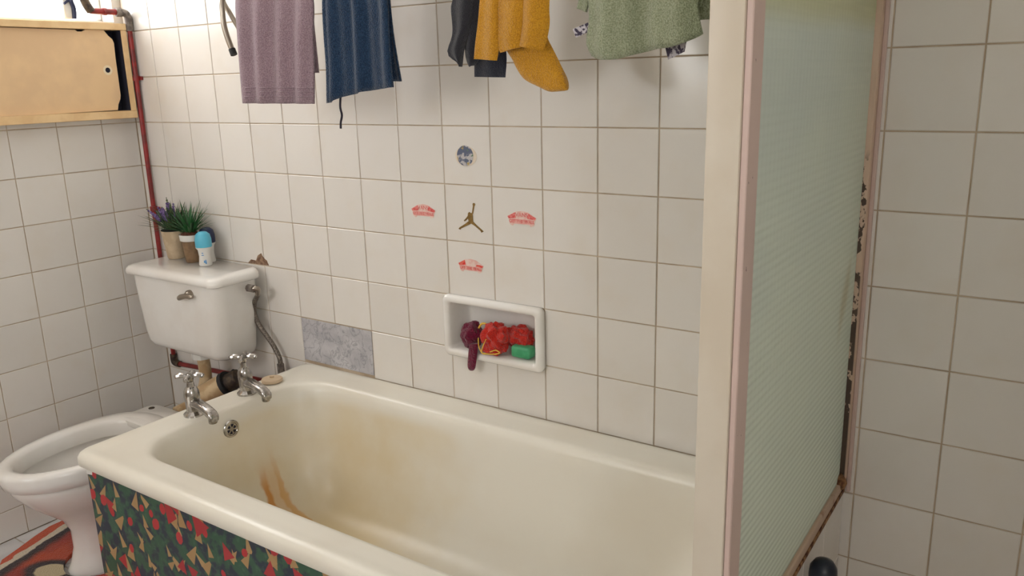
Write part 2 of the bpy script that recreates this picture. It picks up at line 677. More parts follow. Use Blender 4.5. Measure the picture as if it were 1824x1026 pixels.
WY0, WY1, WZ0, WZ1 = -.85, -.03, 1.66, 2.42
bm = bmesh.new()
x0, x1 = -.15, -TH
box(bm, x0, x1, RY, 0.0025, 0, WZ0)
box(bm, x0, x1, RY, 0.0025, WZ1, RZ_, mi=1)
box(bm, x0, x1, RY, WY0, WZ0, WZ1, mi=1)
box(bm, x0, x1, WY1, 0.0025, WZ0, WZ1, mi=1)
wall_left = struct(obj('wall_left', bm, [M['grout'], M['paint']], smooth=False, loc=(0, 0, 0)))

_tiles = {}


def tile(parent, axis, a0, a1, b0, b1, d=0.):
    """one wall or floor tile between joints, shared mesh per size; axis = facing: 'y' faces -y, 'x' faces +x, 'z' up"""
    sa, sb = a1 - a0 - GAP, b1 - b0 - GAP
    key = (axis, round(sa, 3), round(sb, 3))
    if key not in _tiles:
        bm = bmesh.new()
        e = .0012
        f = TH
        Ls = [[(-sa / 2, -sb / 2), (sa / 2, -sb / 2), (sa / 2, sb / 2), (-sa / 2, sb / 2)]]
        q = []
        for inset, h in ((0, 0.), (0, f - e), (e, f)):
            q.append([(p[0] - math.copysign(inset, p[0]), p[1] - math.copysign(inset, p[1]), h) for p in Ls[0]])
        conv = {'y': lambda p: Vector((p[0], -p[2], p[1])), 'x': lambda p: Vector((p[2], p[0], p[1])), 'z': lambda p: Vector((p[0], p[1], p[2]))}[axis]
        loft([[conv(p) for p in L] for L in q], bm)
        bmesh.ops.recalc_face_normals(bm, faces=bm.faces)
        me = bpy.data.meshes.new('tile')
        bm.to_mesh(me)
        bm.free()
        for p in me.polygons:
            p.use_smooth = True
        me.set_sharp_from_angle(angle=math.radians(20))
        me.materials.append(M['floor_t'] if axis == 'z' else M['tile'])
        _tiles[key] = me
    o = bpy.data.objects.new('tile', _tiles[key])
    ca, cb = (a0 + a1) / 2, (b0 + b1) / 2
    jit = random.uniform(-.0003, .0003)
    o.location = {'y': (ca, d + TH + jit, cb), 'x': (d - TH + jit, ca, cb), 'z': (ca, cb, d - TH)}[axis]
    k = .0022
    rx, ry, rz = [random.uniform(-k, k) for _ in range(3)]
    o.rotation_euler = {'y': (rx, 0, rz), 'x': (0, ry, rz), 'z': (0, 0, 0)}[axis]
    link(o)
    o.parent = parent
    return o


for r in range(-3, 10):
    zt, zb = ZR(r), max(ZR(r + 1), 0.0)
    for c in range(-4, 16):
        xa, xb = max(XJ(c), 0.0), XJ(c + 1)
        if xb - xa < .02:
            continue
        if zt < .55 and xa > .78 and xb < 2.47:
            continue
        if r == 4 and c in (5, 6):
            continue                      # soap niche
        if r == 5 and c in (1, 2):
            continue                      # marble sheet
        tile(wall_back, 'y', xa, xb, zb, zt)
for r in range(-1, 10):
    zt, zb = ZR(r), max(ZR(r + 1), 0.0)
    if r == -1:
        zt = 1.66
    for k in range(0, 9):
        ya, yb = YJ(k + 1), min(YJ(k), 0.0)
        tile(wall_left, 'x', ya, yb, zb, zt)
# floor tiles (only the strip the toilet stands on is laid singly)
for i in range(0, 5):
    for j in range(0, 11):
        tile(floor, 'z', i * .155, (i + 1) * .155, -.017 - (j + 1) * .155, -.017 - j * .155)
bm = B(.777, RX, RY, -.784, -.003, 0)
obj('floor_sheet', bm, M['floor_t'], floor, smooth=False)

# marble sheet patched in for two missing tiles
o = obj('marble_sheet', B(XJ(1) + .001, XJ(3) - .001, -.0005, TH, .5705, ZR(5) - .002, bev=.0006), M['marble'], wall_back)
o['label'] = 'grey marble-look sheet filling two missing tiles'
# hole broken in the tile above the cistern
pts = [at(u, v, 1, -.0006) for u, v in ((442, 468), (447, 462), (456, 464), (459, 455), (465, 451), (469, 459), (475, 464), (479, 473), (462, 471))]
o = obj('chipped_plaster', prism(pts, (0, .004, 0)), M['clay_chip'], wall_back, smooth=False)
o['label'] = 'brown patch of bare plaster where a tile corner broke off'

# tiled apron at the shower end of the tub and beside the printed panel
wt = struct(obj('wall_tub_end', B(2.4425, 2.4530 - TH, -.775, -.0005, 0, .566), M['grout'], smooth=False, loc=(0, 0, 0)))
for r in range(6, 10):
    zt, zb = min(ZR(r), .566), max(ZR(r + 1), 0)
    for k in range(5):
        tile(wt, 'x', -.0005 - (k + 1) * TP, -.0005 - k * TP, zb, zt, 2.453)
wf = struct(obj('wall_tub_front', B(1.722, 2.4425, -.765 + TH, -.750, 0, .535), M['grout'], smooth=False, loc=(0, 0, 0)))
for r in range(6, 10):
    zt, zb = min(ZR(r), .535), max(ZR(r + 1), 0)
    for k in range(4):
        tile(wf, 'y', 1.722 + k * .18, 1.722 + (k + 1) * .18, zb, zt, -.765)

# window above the cabinet
win = thing('window_1', 'x', 'x', (-.08, -.44, WZ0))
del win['label'], win['category']
win['kind'] = 'structure'
fr = .04
for nm, a in (('window_frame', (WY0, WY1, WZ0, WZ0 + .014)), ('window_frame', (WY0, WY1, WZ1 - fr, WZ1)), ('window_frame', (WY0, WY0 + fr, WZ0 + .014, WZ1 - fr)),
              ('window_frame', (WY1 - .02, WY1, WZ0 + .014, WZ1 - fr)), ('mullion', (-.46, -.42, WZ0 + .014, WZ1 - fr))):
    obj(nm, B(-.11, -.07, a[0], a[1], a[2], a[3], bev=.004), M['plastic_w'], win)
obj('pane', B(-.093, -.089, WY0 + fr, -.46, WZ0 + .014, WZ1 - fr), M['pane'], win)
obj('pane', B(-.093, -.089, -.42, WY1 - .02, WZ0 + .014, WZ1 - fr), M['pane'], win)
obj('window_sill', B(-.07, -.001, WY0, WY1, WZ0 - .0, WZ0 + .004), M['plastic_w'], win)

fill_win2 = bpy.data.objects.new('fill_window_2', None)  # unseen window behind the camera, added to brighten the room softly
fill_win2.location = (.9, RY - .08, FWZ0)
link(fill_win2)
ROOT['fill_window_2'] = Vector(fill_win2.location)
fill_win2['kind'] = 'structure'
for a in ((FWX0, FWX1, FWZ0, FWZ0 + fr), (FWX0, FWX1, FWZ1 - fr, FWZ1), (FWX0, FWX0 + fr, FWZ0 + fr, FWZ1 - fr), (FWX1 - fr, FWX1, FWZ0 + fr, FWZ1 - fr), (.88, .92, FWZ0 + fr, FWZ1 - fr)):
    obj('window_frame', B(a[0], a[1], RY - .1, RY - .06, a[2], a[3], bev=.004), M['plastic_w'], fill_win2)
obj('pane', B(FWX0 + fr, .88, RY - .083, RY - .079, FWZ0 + fr, FWZ1 - fr), M['pane'], fill_win2)
obj('pane', B(.92, FWX1 - fr, RY - .083, RY - .079, FWZ0 + fr, FWZ1 - fr), M['pane'], fill_win2)

fill_win3 = bpy.data.objects.new('fill_window_3', None)  # unseen right-hand window, added as extra daylight for the room
fill_win3.location = (RX + .08, -2.125, RWZ0)
link(fill_win3)
ROOT['fill_window_3'] = Vector(fill_win3.location)
fill_win3['kind'] = 'structure'
for a in ((RWY0, RWY1, RWZ0, RWZ0 + fr), (RWY0, RWY1, RWZ1 - fr, RWZ1), (RWY0, RWY0 + fr, RWZ0 + fr, RWZ1 - fr), (RWY1 - fr, RWY1, RWZ0 + fr, RWZ1 - fr)):
    obj('window_frame', B(RX + .06, RX + .1, a[0], a[1], a[2], a[3], bev=.004), M['plastic_w'], fill_win3)
obj('pane', B(RX + .079, RX + .083, RWY0 + fr, RWY1 - fr, RWZ0 + fr, RWZ1 - fr), M['pane'], fill_win3)

# ------------------------------------------------------------------ bathtub
TX0, TX1, TY0, TY1 = .787, 2.440, -.782, -.002
tub = thing('bathtub', 'long cream enamelled bathtub with yellow and rust stains inside', 'bathtub', (1.6, -.39, .15))
L = []


def ins(d, z, r):
    return rrect(TX0 + d, TX1 - d, TY0 + d, TY1 - d, r, z)


L += [ins(.006, .528, .03), ins(0, .534, .034), ins(0, .552, .034), ins(.004, .5615, .034), ins(.012, .567, .03), ins(.024, .5685, .026), ins(.036, .5665, .02), ins(.05, .565, .02)]
OX0, OX1, OY0, OY1 = .888, 2.352, -.690, -.108
for dz, a, b, f, k, r in ((.565, -.012, .012, -.012, .012, .13), (.5635, -.003, .003, -.003, .003, .13), (.558, .004, -.006, .004, -.004, .13), (.54, .012, -.02, .011, -.011, .125),
                          (.50, .020, -.045, .017, -.017, .125), (.42, .034, -.09, .028, -.028, .125), (.34, .05, -.14, .04, -.040, .12), (.27, .075, -.19, .058, -.058, .11),
                          (.225, .115, -.24, .088, -.088, .10), (.203, .165, -.29, .125, -.125, .09), (.196, .21, -.33, .16, -.16, .08), (.194, .26, -.4, .2, -.2, .06)):
    L.append(rrect(OX0 + a, OX1 + b, OY0 + f, OY1 + k, r, dz))
bm = loft(L, cap0=False)
shell = obj('tub_shell', bm, M['tub'], tub, ang=70)
ov = thing_loc = at(415, 765, 0, .915)
ox = .9065
ovp = obj('overflow_plate', lathe([(.026, 0), (.026, .002), (.024, .0045), (.0185, .005), (.0175, .003), (.0165, .0032)], (ox, ov.y, ov.z), 28, axis='x'), M['chrome'], tub)
for i in range(6):
    a = i * PI / 3 + .3
    c_ = Vector((ox + .003, ov.y + .0105 * math.cos(a), ov.z + .0105 * math.sin(a)))
    pts = []
    for (rr, da) in ((-.0045, -.0), (-.002, .0028), (.004, .0045), (.004, -.0045), (-.002, -.0028)):
        pts.append(c_ + Vector((.0005, rr * math.cos(a) - da * math.sin(a), rr * math.sin(a) + da * math.cos(a))))
    obj('overflow_hole', prism(pts, (-.001, 0, 0)), M['dark'], ovp, smooth=False)
obj('waste_ring', lathe([(.034, .1935), (.034, .197), (.026, .198), (.022, .195)], (1.24, -.4, 0), 24), M['chrome'], tub)

pan = thing('tub_side_cladding', 'dark green tub side panel printed with red pebbles and tan shards', 'panel', (1.27, -.76, 0))
obj('panel_sheet', B(.815, 1.712, -.765, -.757, .0, .5465, bev=.001), M['panel'], pan)
p_ = [at(u, v, 1, -.7657) for u, v in ((152, 820), (163, 824), (164, 846), (154, 844))]
o = obj('white_corner_patch', prism(p_, (0, .0015, 0)), M['plastic_w'], pan, smooth=False)
o['label'] = 'small bare white corner of the panel'
p_ = [at(u, v, 1, -.7657) for u, v in ((565, 986), (583, 993), (582, 1016), (560, 1004))]
o = obj('tape_patch', prism(p_, (0, .0015, 0)), M['plastic_w'], pan, smooth=False)
o['label'] = 'white tape patch at the panel end'


def tap(name, x, y, rot, label):
    t = thing(name, label, 'tap', (x, y, .565), 'pillar taps on the tub rim')
    body = lathe([(.028, .565), (.028, .570), (.023, .574), (.019, .578), (.0195, .60), (.021, .618), (.0205, .632), (.0165, .643), (.011, .648), (.0095, .662), (.006, .664)], (x, y, 0), 20)
    obj('tap_body', body, M['chrome'], t)
    # flat-topped spout
    c, sn = math.cos(rot), math.sin(rot)
    def w_(a, b, z): return Vector((x + a * c - b * sn, y + a * sn + b * c, z))
    loops = []
    for a, zc, hw, hh in ((.004, .602, .0160, .0130), (.03, .603, .0160, .012), (.058, .600, .0155, .0105), (.082, .596, .0150, .0105), (.100, .590, .0145, .0115), (.110, .584, .0135, .0105), (.1135, .579, .0110, .006)):
        q = []
        for i in range(14):
            an = 2 * PI * i / 14
            ca, sa = math.cos(an), math.sin(an)
            q.append(w_(a, hw * math.copysign(abs(ca) ** .7, ca), zc + hh * math.copysign(abs(sa) ** .7, sa)))
        loops.append(q)
    obj('spout', loft(loops), M['chrome'], t)
    obj('spout_outlet', lathe([(.0105, .566), (.0115, .568), (.0115, .582)], w_(.100, 0, 0), 14), M['chrome'], t)
    h = lathe([(.009, .664), (.0105, .670), (.0105, .680), (.007, .686), (.003, .687)], (x, y, 0), 14)
    hd = obj('cross_handle', h, M['chrome'], t)
    for i in range(4):
        a = rot + PI / 4 + i * PI / 2
        d = Vector((math.cos(a), math.sin(a), 0))
        b0 = Vector((x, y, .676))
        obj('handle_arm', tube([b0 + d * .006, b0 + d * .02 + Vector((0, 0, .004)), b0 + d * .034 + Vector((0, 0, .002)), b0 + d * .039], lambda u: .0048 + .0026 * math.sin(PI * min(1, u * 1.05)), 8), M['chrome'], hd)
    return t


tp1 = at(350, 744, 2, .566)
tp2 = at(446, 705, 2, .566)
tap('pillar_tap', .848, -.470, -.12, 'chrome cross-handled bath tap nearer the tub corner and toilet bowl')
tap('pillar_tap', .846, -.290, -.12, 'chrome cross-handled bath tap next to the round soap')
sp = at(486, 680, 2, .575)
o = obj('soap_disc', lathe([(.025, .5655), (.0315, .568), (.0325, .573), (.030, .577), (.012, .5795), (.0065, .580), (.0065, .585), (.002, .587)], (.836, -.188, 0), 28), M['soap_beige'])
tag(o, 'round beige soap lying on the tub rim behind the taps', 'soap')

# ------------------------------------------------------------------ shower screen
ss = thing('shower_screen', 'tall ribbed green glass shower screen with cream post and flaking pink frame', 'shower screen', (2.44, -.39, .568))
obj('post', B(2.4145, 2.4570, -.772, -.712, .5685, 2.08, bev=.003, seg=2), M['post'], ss)
obj('post_strip', B(2.4572, 2.4660, -.769, -.748, .5685, 2.08, bev=.0015), M['pink'], ss)
obj('stile', B(2.4400, 2.4575, -.7110, -.703, .5985, 2.05, bev=.002), M['pink'], ss)
obj('stile_bead', B(2.4580, 2.4610, -.745, -.713, .5985, 2.05, bev=.001), M['pink'], ss)
obj('seam_shade_strip', B(2.4571, 2.4590, -.7478, -.7452, .5985, 2.05), M['dark'], ss, smooth=False)  # dark strip coloured as the shade between post strip and bead
obj('jamb', B(2.4345, 2.4590, -.030, -.0002, .5985, 2.08, bev=.002), M['jamb'], ss)
obj('jamb_bead', B(2.4590, 2.4665, -.010, -.0002, .5685, 2.08, bev=.001), M['pink'], ss)
rl = obj('bottom_rail', B(2.4270, 2.4545, -.712, -.0002, .5685, .5985, bev=.003), M['rail'], ss)
obj('rust_edge', B(2.4545, 2.4575, -.700, -.012, .5695, .579, bev=.001), M['rust'], rl)
obj('top_rail', B(2.4270, 2.4545, -.712, -.0002, 2.05, 2.08, bev=.003), M['pink'], ss)
g = obj('glass_panel', B(2.4425, 2.4475, -.703, -.0302, .5985, 2.05), M['glass'], ss, smooth=False)
g['label'] = 'ribbed translucent green glass with yellowish marks'
bm = ball((2.450, -.032, .598), .016, sc=(.8, 1, 1.2))
for v in bm.verts:
    v.co += Vector((random.uniform(-1, 1), random.uniform(-1, 1), random.uniform(-1, 1))) * .002
obj('rust_lump', bm, M['rust'], ss)

# dark thing by the tub end: only its rounded top shows
dk = thing('long_handled_brush', 'blue-black rounded plastic handle top standing against the tub end below the glass', 'brush', (2.485, -.33, 0))
hx, hy = 2.486, -.30
obj('grip', lathe([(.010, .40), (.016, .43), (.024, .50), (.0255, .54), (.024, .556), (.017, .567), (.006, .571)], (hx, hy, 0), 20), M['ink'], dk)
obj('shaft', lathe([(.011, .05), (.011, .40)], (hx, hy, 0), 14), M['ink'], dk)
obj('brush_head', lathe([(.026, .0005), (.028, .02), (.024, .045), (.011, .052)], (hx, hy, 0), 20), M['ink'], dk)

# ------------------------------------------------------------------ soap niche
sd = thing('soap_dish', 'white ceramic recessed soap dish set in the tiled wall', 'soap dish', (1.545, -.01, .70))
fx0, fx1, fz0, fz1 = 1.380, 1.704, .697, .872


def rz(x0, x1, z0, z1, r, y):
    return [Vector((p.x, y, p.y)) for p in rrect(x0, x1, z0, z1, r, 0, 6)]


D = lambda d, y, r: rz(fx0 + d, fx1 - d, fz0 + d, fz1 - d, r, y)
loops = [D(.006, .0, .012), D(.0, -.004, .016), D(0, -.016, .016), D(.004, -.022, .015), D(.012, -.025, .013), D(.019, -.0225, .010), D(.0225, -.014, .009), D(.024, 0, .009),
         D(.026, .035, .012), D(.032, .052, .014), D(.046, .058, .014)]
bm = loft(loops, cap0=False)
# dip in the front lip where water runs out
for v in bm.verts:
    if v.co.z < .735 and 1.42 < v.co.x < 1.60 and v.co.y < -.005:
        v.co.z -= 0.006 * math.sin(PI * (v.co.x - 1.42) / .18) if v.co.z > .712 else 0
obj('dish', bm, M['enamel_w'], sd, ang=80)

# green soap, red mesh sponge, maroon cloth
o = obj('soap_bar', B(1.600, 1.660, -.014, .022, .7245, .757, bev=.008, seg=3), M['soap_green'])
tag(o, 'green rectangular soap bar in the soap dish', 'soap')


def crumple(c, r, sc, amp, freq, seed, sub=4):
    bm = ball((0, 0, 0), 1, sub=sub)
    rnd = random.Random(seed)
    ph = [(Vector((rnd.uniform(-1, 1), rnd.uniform(-1, 1), rnd.uniform(-1, 1))).normalized() * freq * rnd.uniform(.6, 1.6), rnd.uniform(0, 6)) for _ in range(9)]
    for v in bm.verts:
        k = 1 + amp * sum(abs(math.sin(v.co.dot(d) + p)) - .6 for d, p in ph) / 4
        v.co = Vector(c) + Vector((v.co.x * sc[0], v.co.y * sc[1], v.co.z * sc[2])) * r * k + Vector((rnd.uniform(-1, 1), rnd.uniform(-1, 1), rnd.uniform(-1, 1))) * .0012
    return bm


sp_ = thing('mesh_sponge', 'crumpled red mesh bath sponge with a yellow cord in the soap dish', 'sponge', (1.56, 0, .72))
obj('mesh_ruffle', crumple((1.548, -.004, .770), .04, (1.0, .75, .9), .5, 5, 3), M['red_mesh'], sp_)
obj('mesh_ruffle', crumple((1.606, .026, .768), .036, (1.0, .7, .85), .5, 5, 5), M['red_mesh'], sp_)
obj('mesh_ruffle', crumple((1.545, -.010, .742), .03, (1.1, .7, .7), .45, 5, 9), M['red_mesh'], sp_)
obj('cord_loop', tube([at(u, v, 1, -.034) for u, v in ((866, 604), (862, 612), (858, 627), (866, 630), (878, 631), (890, 629), (883, 624), (873, 627))], .0016, 8), M['yellow_cord'], sp_)
obj('cord_loop', tube([at(u, v, 1, -.030) for u, v in ((852, 602), (853, 617), (859, 629), (866, 631))], .0016, 8), M['yellow_cord'], sp_)
obj('cord_tuft', tube([at(u, v, 1, -.01) for u, v in ((853, 584), (858, 577), (865, 577), (868, 583))], .003, 8), M['yellow_cord'], sp_)

# ------------------------------------------------------------------ lofted garments


def lerp(a, b, t):
    return a + (b - a) * t


def dense(P_, n):
    sp = spline(P_, 12)
    d = [0]
    for a, b in zip(sp[:-1], sp[1:]):
        d.append(d[-1] + (b - a).length)
    out = []
    j = 0
    for i in range(n):
        t = d[-1] * i / (n - 1)
        while j < len(d) - 2 and d[j + 1] < t:
            j += 1
        k = 0 if d[j + 1] == d[j] else (t - d[j]) / (d[j + 1] - d[j])
        out.append(sp[j].lerp(sp[j + 1], min(1, max(0, k))))
    return out


def garment(left, right, th=.012, fold=lambda u, t: 0., n=26, m=22, bm=None):
    """flattened tube lofted between two edge polylines (3D), pillow section th thick"""
    A, C_ = dense(left, n), dense(right, n)
    loops = []
    for i in range(n):
        t = i / (n - 1)
        e = min(1, .35 + 6 * (1 - t))
        L_ = []
        for k in range(m):
            u = k / (m - 1)
            p = A[i].lerp(C_[i], u)
            L_.append(p + Vector((0, -th / 2 * e * (max(0, 1 - (2 * u - 1) ** 4)) ** .5 + fold(u, t), 0)))
        for k in range(m - 2, 0, -1):
            u = k / (m - 1)
            p = A[i].lerp(C_[i], u)
            L_.append(p + Vector((0, th / 2 * e * (max(0, 1 - (2 * u - 1) ** 4)) ** .5 + fold(u, t), 0)))
        loops.append(L_)
    return loft(loops, bm)


CY = -.285     # plane of the front flaps


def px(pts, y=CY):
    return [at(u, v, 1, y) for u, v in pts]


def sheet(left, right, fold, th=.005, n=40, m=40):
    A, C_ = dense(left, n), dense(right, n)
    bm = bmesh.new()
    rows = []
    for i in range(n):
        t = i / (n - 1)
        rows.append([bm.verts.new(A[i].lerp(C_[i], k / (m - 1)) + fold(k / (m - 1), t)) for k in range(m)])
    for a, b in zip(rows[:-1], rows[1:]):
        for k in range(m - 1):
            bm.faces.new((a[k], a[k + 1], b[k + 1], b[k]))
    return bm, th


def solid(o, th):
    md = o.modifiers.new('thickness', 'SOLIDIFY')
    md.thickness = th
    md.offset = 0
    return o


BARZ, BARY = 1.735, -.265


def over(xl, xr, zb, y=None):
    """rows that run from the back hem up and over the bar, for the left and right edges"""
    yb = BARY + .022
    l = [Vector((xl, yb, zb)), Vector((xl, yb, (zb + BARZ) / 2)), Vector((xl, BARY + .019, BARZ - .004)), Vector((xl, BARY, BARZ + .018))]
    r = [Vector((xr, yb, zb)), Vector((xr, yb, (zb + BARZ) / 2)), Vector((xr, BARY + .019, BARZ - .004)), Vector((xr, BARY, BARZ + .018))]
    return l, r


# mauve hand towel
l0, r0 = over(.985, at(567, 124, 1, -.243).x, 1.468)
l1 = px([(417, -5), (420, 60), (426, 120), (433, 184)])
r1 = px([(557, -5), (556, 60), (558, 120), (559, 185)])


def f_mauve(u, t):
    k = min(1, max(0, (t - .45) * 3)) * (1 - .3 * max(0, t - .8) / .2)
    k2 = max(0, min(1, t * 4))
    return Vector((0, k2 * (.006 * math.sin(u * 24 + 1.2 * t * 3) * (.3 + k) + .004 * math.sin(u * 9 + 2)), 0))


mt = thing('hand_towel', 'mauve terry hand towel hanging at the left end of the airer', 'towel', (1.09, CY, 1.40), 'towels on the airer')
bm, th = sheet(l0 + l1, r0 + r1, f_mauve)
solid(obj('towel_cloth', bm, M['mauve'], mt, ang=80), .0055)
# hem bands
for dz in (0, 9, 16):
    A_ = px([(432, 172 - dz)], CY - .010)[0]
    C_ = px([(556, 172 - dz)], CY - .010)[0]
    pts = [A_.lerp(C_, k / 24) + f_mauve(k / 24, .97) for k in range(25)]
    obj('hem_band', tube([p + Vector((0, .0046, 0)) for p in pts], .0016, 6, smooth=0), M['mauve'], mt)

# navy towel
l0, r0 = over(1.285, at(694, 100, 1, -.243).x, 1.440)
l1 = px([(571, -5), (573, 60), (577, 120), (578, 184)])
r1 = px([(692, -5), (696, 60), (700, 120), (704, 160)])


def f_navy(u, t):
    k2 = max(0, min(1, t * 4))
    dz = 0
    if t > .8:
        q = (t - .8) / .2
        e_ = min(1, max(0, (u - .14) / .12))
        dz = q * (.006 * e_ + .003 * math.sin(max(0, u - .2) * PI * 1.25))
    return Vector((0, k2 * (.008 * math.sin(u * 17 + .6 + t) * (.35 + .65 * t) + .004 * math.sin(u * 31)), dz))


nt = thing('hand_towel', 'navy blue terry towel with a dangling dark cord, beside the mauve towel', 'towel', (1.38, CY, 1.40), 'towels on the airer')
bm, th = sheet(l0 + l1, r0 + r1, f_navy)
solid(obj('towel_cloth', bm, M['navy'], nt, ang=80), .0055)
# rear corner swinging out on the right
bm, th = sheet(px([(688, -5), (692, 70), (697, 145)], -.262), px([(694, -5), (703, 70), (716, 145)], -.258), lambda u, t: Vector((0, .004 * math.sin(u * 4), 0)), n=20, m=8)
solid(obj('rear_flap', bm, M['navy'], nt, ang=80), .005)
obj('drawstring', tube(px([(607, 165), (606, 190), (609, 205), (607, 218), (607, 229)], -.278), .0026, 8), M['cord'], nt)

# socks
grp = 'socks on the airer'


def sock_over(ptsl, ptsr, y):
    a, b = px(ptsl, y), px(ptsr, y)
    top = BARZ + .008
    a = [Vector((a[0].x, BARY, top)), ] + a
    b = [Vector((b[0].x, BARY, top)), ] + b
    return a, b


a, b = sock_over([(806, -5), (803, 15), (806, 60), (797, 95), (815, 112), (818, 118)], [(842, -5), (840, 20), (836, 50), (826, 85), (823, 112), (822, 119)], -.276)
tag(obj('sock', garment(a, b, .016, lambda u, t: .004 * math.sin(u * 7)), M['charcoal']), 'charcoal sock with a pointed hanging edge, leftmost of the socks', 'sock', grp)
a, b = sock_over([(832, -5), (830, 30), (827, 80), (829, 105), (834, 119)], [(862, -5), (858, 40), (852, 90), (850, 110), (845, 116)], -.262)
tag(obj('sock', garment(a, b, .014, lambda u, t: .003 * math.sin(u * 8 + 1)), M['charcoal']), 'charcoal sock squeezed just left of the mustard socks', 'sock', grp)
a, b = sock_over([(850, -5), (848, 50), (845, 100), (845, 137)], [(892, -5), (896, 50), (902, 100), (900, 138)], -.240)
tag(obj('sock', garment(a, b, .012, lambda u, t: .002 * math.sin(u * 9)), M['inkblue']), 'ink blue sock whose cuff shows beneath the left mustard sock', 'sock', grp)
a, b = sock_over([(855, -5), (851, 40), (846, 80), (844, 105)], [(892, -5), (891, 40), (891, 75), (886, 108)], -.296)
tag(obj('sock', garment(a, b, .016, lambda u, t: .004 * math.sin(u * 6)), M['mustard']), 'mustard sock with its cuff hanging straight, left of the pair', 'sock', grp)
ms = thing('sock', 'mustard sock with its foot dangling to the lower right', 'sock', (1.86, CY, 1.42), grp)
a, b = sock_over([(886, -5), (886, 40), (885, 70), (890, 92), (906, 90), (925, 86)], [(936, -5), (934, 30), (932, 55), (930, 80), (930, 84), (929, 85)], -.300)
a, b = sock_over([(886, -5), (886, 40), (884, 75), (889, 94)], [(940, -5), (936, 40), (931, 70), (928, 84)], -.300)
obj('sock_leg', garment(a, b, .014, lambda u, t: .004 * math.sin(u * 6 + 1)), M['mustard'], ms)
a, b = sock_over([(931, -5), (929, 40), (924, 70), (920, 81)], [(977, -5), (977, 40), (972, 70), (965, 91)], -.302)
obj('sock_cuff', garment(a, b, .016, lambda u, t: .005 * math.sin(u * 6 + 2)), M['mustard'], ms)
a = px([(900, 60), (902, 88), (912, 105), (922, 125), (935, 142), (958, 154), (978, 163), (992, 163), (1004, 162)], -.270)
b = px([(972, 40), (976, 68), (984, 85), (993, 103), (1001, 120), (1008, 136), (1011, 148), (1012, 156), (1011, 160)], -.270)
obj('sock_foot', garment(a, b, .026, lambda u, t: 0., n=30), M['mustard'], ms)

# sage flannel
l0, r0 = over(1.992, 2.235, 1.535)
l1 = px([(1046, -8), (1047, 35), (1042, 75), (1052, 100)])
r1 = px([(1243, -8), (1242, 20), (1246, 45), (1249, 58)])


def f_sage(u, t):
    k2 = max(0, min(1, t * 4))
    dz = 0
    q = max(0, (t - .72) / .28)
    dz = q * q * (-.016 * math.sin(u * PI) ** .8 - .004 * math.sin(u * 9))
    return Vector((0, k2 * (.009 * math.sin(u * 11 + .4 + t * 2) * (.4 + .6 * t) + .003 * math.sin(u * 27)), dz))


sg = thing('face_cloth', 'sage green terry cloth with printed tags, hanging beside the cream post', 'cloth', (2.1, CY, 1.47))
bm, th = sheet(l0 + l1, r0 + r1, f_sage)
solid(obj('cloth', bm, M['sage'], sg, ang=80), .0055)
bm, th = sheet(px([(1033, -8), (1027, 15)], -.262), px([(1052, -8), (1046, 22)], -.262), lambda u, t: Vector((0, .003 * math.sin(u * 5), 0)), n=8, m=8)
solid(obj('rear_corner', bm, M['sage'], sg, ang=80), .005)
bm, th = sheet(px([(1240, -8), (1247, 12)], -.262), px([(1252, -8), (1249, 10)], -.262), lambda u, t: Vector((0, 0, 0)), n=6, m=6)
solid(obj('rear_corner', bm, M['sage'], sg, ang=80), .005)
o = obj('printed_tag', prism(px([(1020, 52), (1047, 40), (1050, 56), (1026, 67)], -.274), (0, .0012, 0)), M['label_print'], sg, smooth=False)
o['label'] = 'small purple and white printed tag'
o = obj('printed_tag', prism(px([(1185, 85), (1224, 66), (1219, 92), (1201, 101), (1190, 106)], -.268), (0, .0012, 0)), M['label_print'], sg, smooth=False)
o['label'] = 'dark flowered cloth corner'

# maroon cloth in the soap dish
mc = thing('wash_cloth', 'maroon cloth bunched in the soap dish, one end hanging over its lip', 'cloth', (1.47, -.02, .68))
obj('cloth_bunch', crumple((1.468, -.006, .764), .036, (.85, .75, 1.0), .32, 4, 21), M['maroon'], mc)
a = px([(836, 612), (834, 632), (833, 648), (835, 657), (838, 660)], -.030)
b = px([(852, 612), (850, 632), (848, 648), (846, 657), (843, 660)], -.030)
obj('hanging_end', garment(a, b, .012, lambda u, t: 0., n=16, m=10), M['maroon'], mc)

# airer that carries the washing
ar = thing('clothes_airer', 'bent steel tube clothes airer with a black end cap above the tub', 'airer', (1.6, 0, 1.5))
for yy in (BARY, -.15):
    obj('rail', tube([(.925, yy, BARZ), (2.36, yy, BARZ)], .0065, 12, smooth=0), M['steel'], ar)
for xx in (.925, 2.36):
    obj('wall_arm', tube([(xx, -.001, 1.80), (xx, -.06, 1.79), (xx, -.15, BARZ), (xx, BARY, BARZ)], .0075, 12), M['steel'], ar)
    obj('wall_plate', lathe([(.022, -.0002), (.022, -.006), (.012, -.010)], (xx, 0, 1.80), 18, axis='y'), M['steel'], ar)
hk = [at(u, v, 1, BARY) for u, v in ((396, 0), (396, 22), (399, 45), (405, 66), (414, 90))]
obj('bent_leg', tube([(.925, BARY, BARZ)] + hk, .0075, 12), M['steel'], ar)
e = hk[-1]
d = (hk[-1] - hk[-2]).normalized()
obj('end_cap', tube([e - d * .004, e + d * .012], .0092, 12, smooth=0), M['rubber'], ar)
obj('cross_brace', tube([at(u, v, 1, BARY + .02) for u, v in ((393, -14), (399, 6), (408, 21), (418, 38), (430, 58))], .0065, 12), M['steel'], ar)

# ------------------------------------------------------------------ wall stickers


def disc(cx, cz, r, y, n=28, sx=1.):
    return [Vector((cx + sx * r * math.cos(2 * PI * i / n), y, cz + r * math.sin(2 * PI * i / n))) for i in range(n)]


